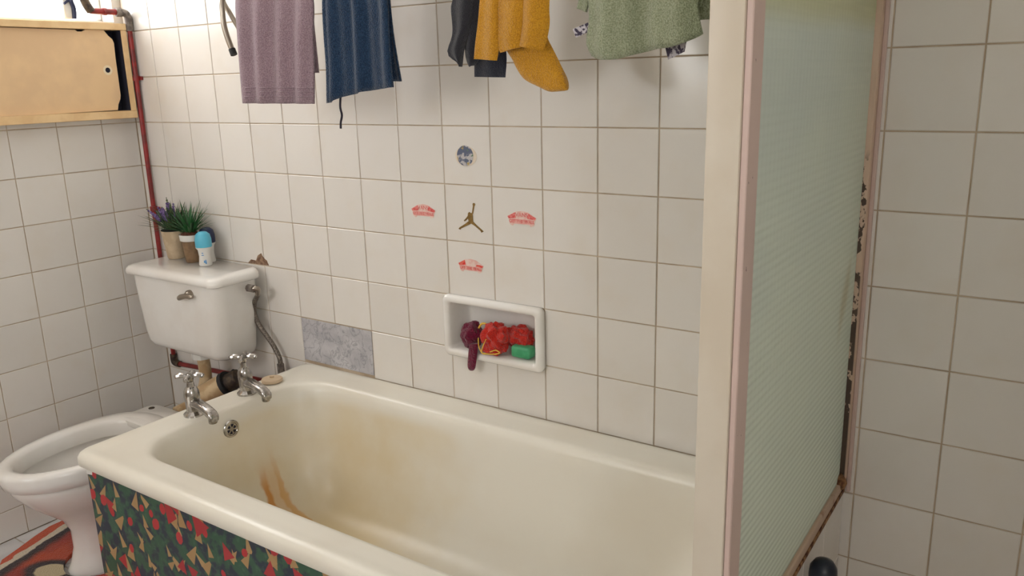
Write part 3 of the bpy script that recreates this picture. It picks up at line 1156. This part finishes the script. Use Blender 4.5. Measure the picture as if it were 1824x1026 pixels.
gs = thing('wall_sticker', 'round grey globe sticker, topmost on the tiles', 'sticker', (1.468, 0, 1.22), 'stickers on the tiles')
obj('clear_film', prism(disc(1.468, 1.249, .026, -.0004, sx=1.35), (0, -.0005, 0)), M['sticker_clear'], gs, smooth=False)
obj('globe_print', prism(disc(1.466, 1.250, .0265, -.0011), (0, -.0004, 0)), M['globe'], gs, smooth=False)


def text_mesh(name, body, size, x, z, y, m, parent, arc=0.):
    cu = bpy.data.curves.new('t', 'FONT')
    cu.body = body
    cu.size = size
    cu.align_x = 'CENTER'
    cu.align_y = 'CENTER'
    cu.extrude = .0002
    ob = bpy.data.objects.new('t', cu)
    col.objects.link(ob)
    dg = bpy.context.evaluated_depsgraph_get()
    me = bpy.data.meshes.new_from_object(ob.evaluated_get(dg))
    bpy.data.objects.remove(ob)
    bm = bmesh.new()
    bm.from_mesh(me)
    bpy.data.meshes.remove(me)
    for v in bm.verts:
        v.co = Vector((x + v.co.x, y - v.co.z, z + v.co.y + arc * v.co.x * v.co.x))
    return obj(name, bm, m, parent, smooth=False, flip=False)


def board_sticker(cx, cz, wd, red, label, worn=False):
    t = thing('wall_sticker', label, 'sticker', (cx, 0, cz - .03), 'stickers on the tiles')
    k = wd / 2
    full = [(-1, .12), (-.72, .30), (-.42, .50), (0, .56), (.42, .50), (.72, .30), (1, .12), (.88, -.12), (.82, -.42), (.62, -.52), (.50, -.38), (-.50, -.38), (-.62, -.52), (-.82, -.42), (-.88, -.12)]
    P3 = lambda q, y: [Vector((cx + a * k, y, cz + b * k * .80)) for a, b in q]
    obj('sticker_base', prism(P3(full, -.0004), (0, -.0005, 0)), M['sticker'], t, smooth=False)
    # red end fields, centre seams and lower band
    for q in ([(-.95, .13), (-.70, .28), (-.45, .44), (-.38, .06), (-.88, -.02)], [(.95, .13), (.70, .28), (.45, .44), (.38, .06), (.88, -.02)]):
        if worn and q[0][0] > 0:
            q = [(.95, .10), (.72, .16), (.45, .16), (.40, .02), (.88, -.05)]
        obj('red_field', prism(P3(q, -.0010), (0, -.0003, 0)), red, t, smooth=False)
    obj('red_band', prism(P3([(-.84, -.03), (.84, -.03), (.80, -.34), (-.80, -.34)], -.0010), (0, -.0002, 0)), M['sticker_band'], t, smooth=False)
    if not worn:
        text_mesh('lettering', 'VANS', k * .34, cx, cz + k * .22, -.0012, red, t)
    text_mesh('lettering', 'OFF THE WALL', k * .25, cx, cz - k * .15, -.0014, red, t)
    return t


board_sticker(1.3135, 1.094, .088, M['sticker_red'], 'faded red board-shaped sticker left of the gold jumping figure')
board_sticker(1.638, 1.096, .090, M['sticker_red'], 'faded red board-shaped sticker right of the gold jumping figure')
board_sticker(1.470, .956, .086, M['sticker_red2'], 'bright red worn board-shaped sticker below the gold jumping figure', True)
# leaping figure silhouette with raised arm and ball
js = thing('wall_sticker', 'gold silhouette sticker of a leaping figure reaching up with a ball', 'sticker', (1.478, 0, 1.03), 'stickers on the tiles')
Z7 = lambda pts: [at(700 + u / 3.663, 230 + v / 3.663, 1, -.0005) for u, v in pts]
fig = Z7([(522, 498), (532, 500), (524, 548), (520, 556), (522, 584), (524, 604), (546, 626), (584, 660), (592, 668), (578, 676), (572, 664), (540, 636), (511, 616), (470, 636), (446, 648), (440, 656), (428, 650), (436, 640), (468, 620), (494, 600),
          (490, 584), (478, 596), (468, 602), (463, 596), (474, 584), (488, 566), (490, 548), (498, 540), (508, 548), (516, 546)])
obj('figure', prism(fig, (0, -.0006, 0)), M['gold'], js, smooth=False)
c_ = Z7([(528, 492)])[0]
obj('ball', prism(disc(c_.x, c_.z, .0042, -.0005, 14), (0, -.0006, 0)), M['gold'], js, smooth=False)

# ------------------------------------------------------------------ toilet
to = thing('toilet', 'white ceramic toilet bowl without a seat between the wall and the tub', 'toilet', (.385, -.5, 0))
CXT = .385


def egg(hw, yf, yb, z, n=36, pw=2.0):
    """egg plan: front (towards -y) round, back squarer"""
    ym = yb + (yf - yb) * .45
    L_ = []
    for i in range(n):
        a = 2 * PI * i / n
        sx, cx = math.sin(a), math.cos(a)
        if cx >= 0:
            L_.append(Vector((CXT + hw * sx, ym + (yf - ym) * cx, z)))
        else:
            L_.append(Vector((CXT + hw * math.copysign(abs(sx) ** .75, sx), ym + (yb - ym) * abs(cx) ** .8, z)))
    return L_


loops = [egg(.098, -.655, -.26, .001), egg(.10, -.657, -.26, .012), egg(.094, -.645, -.265, .03), egg(.088, -.63, -.27, .08), egg(.088, -.63, -.27, .14), egg(.098, -.65, -.275, .185), egg(.125, -.69, -.28, .225), egg(.15, -.735, -.285, .27),
         egg(.163, -.768, -.29, .315), egg(.167, -.776, -.29, .335), egg(.166, -.776, -.29, .339), egg(.174, -.788, -.29, .343), egg(.175, -.795, -.29, .365), egg(.177, -.80, -.29, .385), egg(.174, -.797, -.293, .394), egg(.166, -.789, -.30, .3995),
         egg(.150, -.772, -.335, .400), egg(.136, -.758, -.36, .396), egg(.130, -.75, -.365, .385), egg(.129, -.748, -.365, .350), egg(.131, -.750, -.363, .345), egg(.146, -.765, -.35, .347), egg(.146, -.765, -.35, .335), egg(.132, -.745, -.37, .30),
         egg(.110, -.70, -.38, .26), egg(.075, -.62, -.40, .18), egg(.05, -.56, -.42, .165)]
obj('bowl', loft(loops), M['enamel_w'], to, ang=70)
obj('seat_platform', loft([rrect(CXT - .108, CXT + .108, -.37, -.245, .03, .372), rrect(CXT - .112, CXT + .112, -.375, -.24, .032, .378), rrect(CXT - .112, CXT + .112, -.375, -.24, .032, .394), rrect(CXT - .106, CXT + .106, -.37, -.246, .03, .3985)]), M['enamel_w'], to)
for sx in (-1, 1):
    obj('hinge_hole', lathe([(.010, .3982), (.010, .4002), (.0065, .4004), (.006, .399)], (CXT + sx * .078, -.275, 0), 16), M['brass_dk'], to)
obj('outlet_horn', tube([(CXT + .02, -.27, .30), (CXT + .04, -.2, .335), (CXT + .06, -.16, .36)], .052, 16), M['enamel_w'], to)
pc = thing('pan_connector', 'beige plastic pan connector pipe behind the toilet under the cistern', 'pipe', (.45, -.15, .36))
p0, p1 = at(352, 712, 1, -.20), at(404, 684, 1, -.15)
dv = (p1 - p0).normalized()
obj('connector_sleeve', tube([p0, p1 - dv * .005], .040, 18, smooth=0), M['plastic_cr'], pc)
obj('rubber_ring', tube([p1 - dv * .006, p1 + dv * .008], .043, 18, smooth=0), M['rubber'], pc)
obj('drain_stub', tube([p1 + dv * .008, p1 + dv * .05], .030, 18, smooth=0), M['brass_dk'], pc)
# cistern
ci = thing('cistern', 'white ceramic toilet cistern with tapered body and lid on the back wall', 'cistern', (.39, -.11, .57))
cx0, cx1, cb, cf = .155, .622, -.022, -.200


def cl(d0, d1, f, z, r):
    return rrect(cx0 + d0, cx1 - d1, cf + f, cb, r, z)


loops = [cl(.07, .07, .055, .572, .05), cl(.045, .045, .034, .575, .05), cl(.028, .030, .018, .585, .05), cl(.020, .024, .010, .602, .05), cl(.015, .020, .006, .64, .048), cl(.008, .012, .003, .72, .046), cl(.002, .004, 0, .80, .044), cl(0, 0, 0, .838, .044)]
bdy = obj('cistern_body', loft(loops), M['enamel_w'], ci, ang=60)
lx = lambda d, z: rrect(.143 + d, .636 - d, -.217 + d, -.020, .035, z)
obj('lid', loft([lx(.008, .834), lx(.001, .837), lx(0, .845), lx(.002, .854), lx(.008, .861), lx(.018, .8645), lx(.03, .866)]), M['enamel_w'], ci, ang=60)
lv = at(334, 528, 1, -.212)
fl = obj('flush_lever', tube([lv + Vector((-.040, -.004, -.010)), lv + Vector((-.025, -.006, -.004)), lv + Vector((0, -.007, .002)), lv + Vector((.022, -.006, .003)), lv + Vector((.032, -.004, .002))], lambda u: .0095 * (1 - .65 * abs(u - .25) ** 1.2), 10), M['steel'], ci)
obj('lever_boss', lathe([(.015, .012), (.015, 0), (.009, -.008)], (lv.x, -.210, lv.z + .004), 16, axis='y'), M['steel'], fl)
obj('flush_pipe', tube([(.39, -.115, .573), (.39, -.115, .46), (.388, -.16, .40), (.386, -.236, .385)], .021, 16), M['plastic_cr'], ci)
obj('flush_nut', lathe([(.036, .545), (.036, .574)], (.39, -.115, 0), 8), M['plastic_w'], ci)
# braided supply hose
hs = thing('supply_hose', 'grey braided water hose from the cistern side down behind the tub', 'hose', (.66, -.05, .52))
hp = [at(u, v, 1, yy) for u, v, yy in ((449, 514, -.085), (456, 516, -.075), (459, 524, -.06), (453, 540, -.05), (453, 558, -.045), (461, 578, -.04), (475, 598, -.035), (489, 619, -.03), (498, 638, -.03), (500, 652, -.03))]
obj('braided_tube', tube(hp[1:], .0080, 10), M['braid'], hs)
obj('inlet_nut', tube([hp[0] + Vector((-.018, 0, 0)), hp[0] + Vector((.008, 0, 0))], .013, 8, smooth=0), M['greyfit'], hs)
obj('inlet_elbow', tube([hp[0], hp[1] + Vector((.006, 0, .004)), hp[2]], .009, 10), M['steel'], hs)
e = hp[-1]
obj('hose_nut', tube([e + Vector((0, 0, .008)), e + Vector((0, 0, -.06))], .0115, 8, smooth=0), M['greyfit'], hs)

# red water pipe: down the corner, under the cistern
wp = thing('water_pipe', 'red painted water pipe running down the corner and along under the cistern', 'pipe', (.07, -.013, .4))
PX_, PY_ = .058, -.0135
obj('riser', tube([(PX_, PY_, .445), (PX_, PY_, 1.655)], .0080, 12, smooth=0), M['redpipe'], wp)
for zz in (1.476, 1.022):
    obj('pipe_clip', tube([(PX_, PY_, zz - .008), (PX_, PY_, zz + .008)], .0125, 12, smooth=0), M['redpipe'], wp)
    obj('clip_screw', B(PX_ - .024, PX_ + .022, -.008, -.0004, zz - .006, zz + .006, bev=.001), M['redpipe'], wp)
eb = obj('pipe_elbow', tube([(PX_, PY_, 1.640), (PX_, PY_, 1.672), (PX_, PY_ - .006, 1.688), (PX_, PY_ - .028, 1.692)], .0125, 12), M['greyfit'], wp)
obj('elbow_collar', tube([(PX_, PY_, 1.632), (PX_, PY_, 1.650)], .0130, 12, smooth=0), M['greyfit'], wp)
obj('elbow_collar', tube([(PX_, PY_ - .024, 1.692), (PX_, PY_ - .042, 1.692)], .0150, 12, smooth=0), M['greyfit'], wp)
obj('sill_pipe', tube([(PX_ - .001, PY_ - .04, 1.692), (PX_ - .004, -.142, 1.692)], .0095, 12, smooth=0), M['redpipe'], wp)
obj('sill_pipe_collar', tube([(PX_ - .002, -.088, 1.692), (PX_ - .002, -.100, 1.692)], .0118, 12, smooth=0), M['redpipe'], wp)
obj('valve', tube([(PX_ - .004, -.138, 1.690), (PX_ - .006, -.150, 1.712), (PX_ - .008, -.160, 1.745)], .014, 12), M['brass_dk'], wp)
ly = .437
obj('lower_elbow', tube([(PX_, PY_, .47), (PX_, PY_, .445), (PX_ + .010, PY_, .436), (PX_ + .034, PY_, .436)], .0125, 12), M['brass_dk'], wp)
obj('lower_run', tube([(PX_ + .02, PY_ , .436), (.30, PY_, .448), (.60, PY_, .462), (.77, PY_, .468)], .0085, 12, smooth=0), M['redpipe'], wp)
vt = at(408, 672, 1, -.05)
obj('stop_valve', tube([vt + Vector((-.02, 0, -.022)), vt, vt + Vector((.022, .01, .02))], .013, 10), M['rubber'], wp)

# window stay standing on the cabinet, lower part only in view
wsy = thing('window_stay', 'white and dark metal window stay standing on the cabinet top by the red pipe', 'window stay', (.02, -.19, 1.66))
obj('stay_bar', B(.012, .030, -.214, -.186, 1.6665, 1.80, bev=.003), M['plastic_w'], wsy)
obj('stay_hook', tube([(.032, -.185, 1.667), (.032, -.183, 1.70), (.034, -.190, 1.73), (.034, -.186, 1.79)], .007, 10), M['navycap'], wsy)
obj('stay_hook', tube([(.032, -.213, 1.712), (.032, -.198, 1.722), (.032, -.186, 1.728)], .004, 8), M['navycap'], wsy)

# ------------------------------------------------------------------ wall cabinet
DX = .060
cbn = thing('wall_cabinet', 'shallow cream painted wall cabinet with a broken sliding door under the window', 'cabinet', (.03, -.4, 1.345))
CY1, CY0 = -.026, -1.02
obj('top_board', B(.0004, DX, CY0, CY1, 1.634, 1.656, bev=.0015), M['wood'], cbn)
obj('bottom_board', B(.0004, DX, CY0, CY1, 1.343, 1.369, bev=.0015), M['wood'], cbn)
obj('side_board', B(.0004, DX - .002, CY1 - .020, CY1 - .0002, 1.369, 1.634, bev=.001), M['wood'], cbn)
obj('gap_shade_strip', B(.004, DX - .006, CY1 - .0225, CY1 - .0202, 1.369, 1.634), M['dark'], cbn, smooth=False)  # added dark strip, paints the gap beside the door as shaded
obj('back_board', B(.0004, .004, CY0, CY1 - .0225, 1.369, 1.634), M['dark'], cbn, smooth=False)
FX = .046
pp = [(-20, 52), (133, 53), (138, 56), (146, 56), (152, 52), (184, 51), (193, 64), (200, 70), (203, 77), (206, 105), (210.5, 137), (215, 170), (214.5, 176), (211, 186), (210, 196), (100, 205), (-20, 210)]
pts = [at(u, v, 0, FX) for u, v in pp]
pts = [Vector((p.x, p.y, min(1.6335, max(1.3695, p.z)))) for p in pts]
pts[0] = Vector((FX, CY0 + .03, 1.6335))
pts[-1] = Vector((FX, CY0 + .03, 1.3695))
dr = obj('sliding_door', prism(pts, (-.005, 0, 0)), M['hardboard'], cbn, smooth=False)
h = at(192, 125, 0, FX)
ring = []
obj('finger_hole', lathe([(.0085, 0), (.0085, .0006), (.001, .0007)], (FX, h.y, h.z), 20, axis='x'), M['dark'], dr, smooth=False)
obj('rubbed_paint', lathe([(.016, 0), (.016, .0003), (.0085, .0003)], (FX, h.y, h.z), 24, axis='x', cap0=False, cap1=False), mat('rubbed_white', s(240, 222, 190), .6), dr, smooth=False)

# ------------------------------------------------------------------ on the cistern lid
LZ = .8665


def leafblade(bm, base, dirv, ln, wd, droop, n=6):
    d = Vector(dirv).normalized()
    side = d.cross(Vector((0, 0, 1)))
    side = side.normalized() if side.length > .01 else Vector((1, 0, 0))
    prev = None
    p = Vector(base)
    for i in range(n + 1):
        t = i / n
        hw = wd * (1 - t) ** .7 * (.5 + .5 * min(1, t * 4))
        nrm = side.cross(d).normalized() * hw * .3
        a, b, c = bm.verts.new(p - side * hw), bm.verts.new(p + nrm), bm.verts.new(p + side * hw)
        if prev:
            bm.faces.new((prev[0], prev[1], b, a))
            bm.faces.new((prev[1], prev[2], c, b))
        prev = (a, b, c)
        p = p + d * (ln / n)
        d = (d + Vector((0, 0, -droop / n))).normalized()
    return bm


def blades(parent, name, c, n, lmin, lmax, spread, m, wd, droop, rad, seed):
    rnd = random.Random(seed)
    for i in range(n):
        a = rnd.uniform(0, 2 * PI)
        tl = spread * rnd.uniform(.15, 1)
        b = Vector(c) + Vector((math.cos(a), math.sin(a), 0)) * rad * rnd.uniform(.1, 1)
        d = Vector((math.cos(a) * math.sin(tl), math.sin(a) * math.sin(tl), math.cos(tl)))
        obj(name, leafblade(bmesh.new(), b, d, rnd.uniform(lmin, lmax), wd, droop * rnd.uniform(.3, 1.2)), m, parent, flip=False)


def pot(c, r0, r1, h, m, parent, rim=None):
    x, y = c
    obj('pot', lathe([(r0 * .9, LZ), (r0, LZ + .004), (r1, LZ + h), (r1 - .004, LZ + h), (r1 - .006, LZ + h - .006)], (x, y, 0), 28), m, parent)
    if rim:
        obj('pot_rim', lathe([(r1 * .93, LZ + h * .78), (r1 + .002, LZ + h * .80), (r1 + .004, LZ + h + .001), (r1 - .002, LZ + h + .001)], (x, y, 0), 28, cap0=False, cap1=False), rim, parent)


def lidpt(u, v):
    p = at(u, v, 2, LZ)
    return (p.x, p.y)


c1, c2, c3 = lidpt(315, 459), lidpt(345, 466), lidpt(367, 472)
p1 = thing('potted_lavender', 'artificial lavender with purple spikes in a beige pot on the cistern', 'plant', (c1[0], c1[1], LZ), 'pot plants on the cistern')
pot(c1, .029, .041, .098, M['clay'], p1)
obj('soil', lathe([(.039, LZ + .094), (.040, LZ + .101), (.02, LZ + .106)], (c1[0], c1[1], 0), 24), M['soil'], p1)
blades(p1, 'leaf', (c1[0], c1[1], LZ + .10), 85, .06, .11, 1.2, M['leaf_dk'], .0052, .5, .026, 11)
rnd = random.Random(4)
for i in range(13):
    a = rnd.uniform(0, 2 * PI)
    tl = rnd.uniform(.15, .75)
    d = Vector((math.cos(a) * math.sin(tl), math.sin(a) * math.sin(tl), math.cos(tl)))
    if i < 8:
        d = (d + Vector((-.25, -.2, 0))).normalized()
    b = Vector((c1[0], c1[1], LZ + .10))
    ln = rnd.uniform(.075, .115)
    st = obj('stem', tube([b, b + d * ln * .5, b + d * ln], .0012, 6, smooth=3), M['leaf_dk'], p1)
    bm = bmesh.new()
    e0 = b + d * ln * .5
    for k in range(6):
        ball(e0 + d * (.009 * k), .0095 * (1 - .12 * k), bm, sub=1, sc=(1, 1, 1.1))
    obj('flower_spike', bm, M['lav'] if i < 10 else M['leaf_dk'], st)
p2 = thing('potted_grass', 'artificial grass tuft in a small brown pot with a white band, on the cistern', 'plant', (c2[0], c2[1], LZ), 'pot plants on the cistern')
pot(c2, .024, .033, .094, M['potbrown'], p2, M['plastic_w'])
obj('bark_chips', lathe([(.030, LZ + .09), (.031, LZ + .097), (.016, LZ + .106), (.004, LZ + .108)], (c2[0], c2[1], 0), 24), M['bark'], p2)
blades(p2, 'blade', (c2[0], c2[1], LZ + .10), 95, .07, .125, 1.15, M['leaf_br'], .0042, .7, .018, 19)


def rollon(x, y, capm, label, hb=.062, rb=.0215, rc=.0265, hc=.052):
    t = thing('deodorant', label, 'deodorant', (x, y, LZ), 'deodorants on the cistern')
    bo = obj('bottle', lathe([(rb * .92, LZ), (rb, LZ + .004), (rb * .86, LZ + hb * .5), (rb * .95, LZ + hb * .85), (rc, LZ + hb * .97), (rc, LZ + hb)], (x, y, 0), 24), M['plastic_w'], t)
    obj('cap', lathe([(rc * .98, LZ + hb + .0005), (rc, LZ + hb + .003), (rc * .99, LZ + hb + hc * .5), (rc * .85, LZ + hb + hc * .8), (rc * .5, LZ + hb + hc * .96), (.002, LZ + hb + hc)], (x, y, 0), 24), capm, t)
    return t, bo


t, bo = rollon(c3[0], c3[1], M['cyan'], 'white roll-on deodorant with a light blue domed cap on the cistern')
# blue printed emblem and small lettering lines on the front
to_cam = math.atan2(CAM.y - c3[1], CAM.x - c3[0])
for (da, z0, z1, hwid) in ((.25, .012, .020, .10), (.05, .008, .022, .10), (.42, .036, .0385, .22), (.42, .043, .0455, .16)):
    a = to_cam - da if False else to_cam - da + .1
    q = []
    for aa, zz in ((a - hwid, z0), (a + hwid, z0), (a + hwid * .6, z1), (a - hwid * .6, z1)):
        rr = .0213 + .0006
        q.append(Vector((c3[0] + rr * math.cos(aa), c3[1] + rr * math.sin(aa), LZ + zz)))
    obj('print_mark', prism(q, Vector((math.cos(a), math.sin(a), 0)) * .0004), M['blueprint'], bo, smooth=False)
rollon(c3[0] - .038, c3[1] + .042, M['navycap'], 'roll-on deodorant with a navy cap, mostly hidden behind the light blue one', hb=.066)

# ------------------------------------------------------------------ rug round the pedestal
ang = math.atan2(.067, .208)
org = Vector((.128, -.735, 0))
o = None
bm = bmesh.new()
outl = []
W_, D_ = .60, .26
base = [(0, 0), (0, .25), (.21, .27), (.225, .22), (.197, .12), (.192, .07), (.22, .02), (.27, -.015), (.33, -.01), (.38, .02), (.41, .09), (.44, .16), (.47, .25), (.57, .25), (.6, 0), (.57, -.3), (.10, -.3), (.05, -.10), (.02, -.03)]
sp2 = spline([Vector((a, b, 0)) for a, b in base] + [Vector((0, 0, 0))], 4)[:-1]
bm = prism([Vector((p.x, p.y, .0005)) for p in sp2], (0, 0, .013))
rg = obj('bath_rug', bm, M['rug'], None, loc=(0, 0, 0), ang=30)
rg.location = org
rg.rotation_euler = (0, 0, ang)
tag(rg, 'orange, black and cream patterned rug around the toilet base', 'rug')
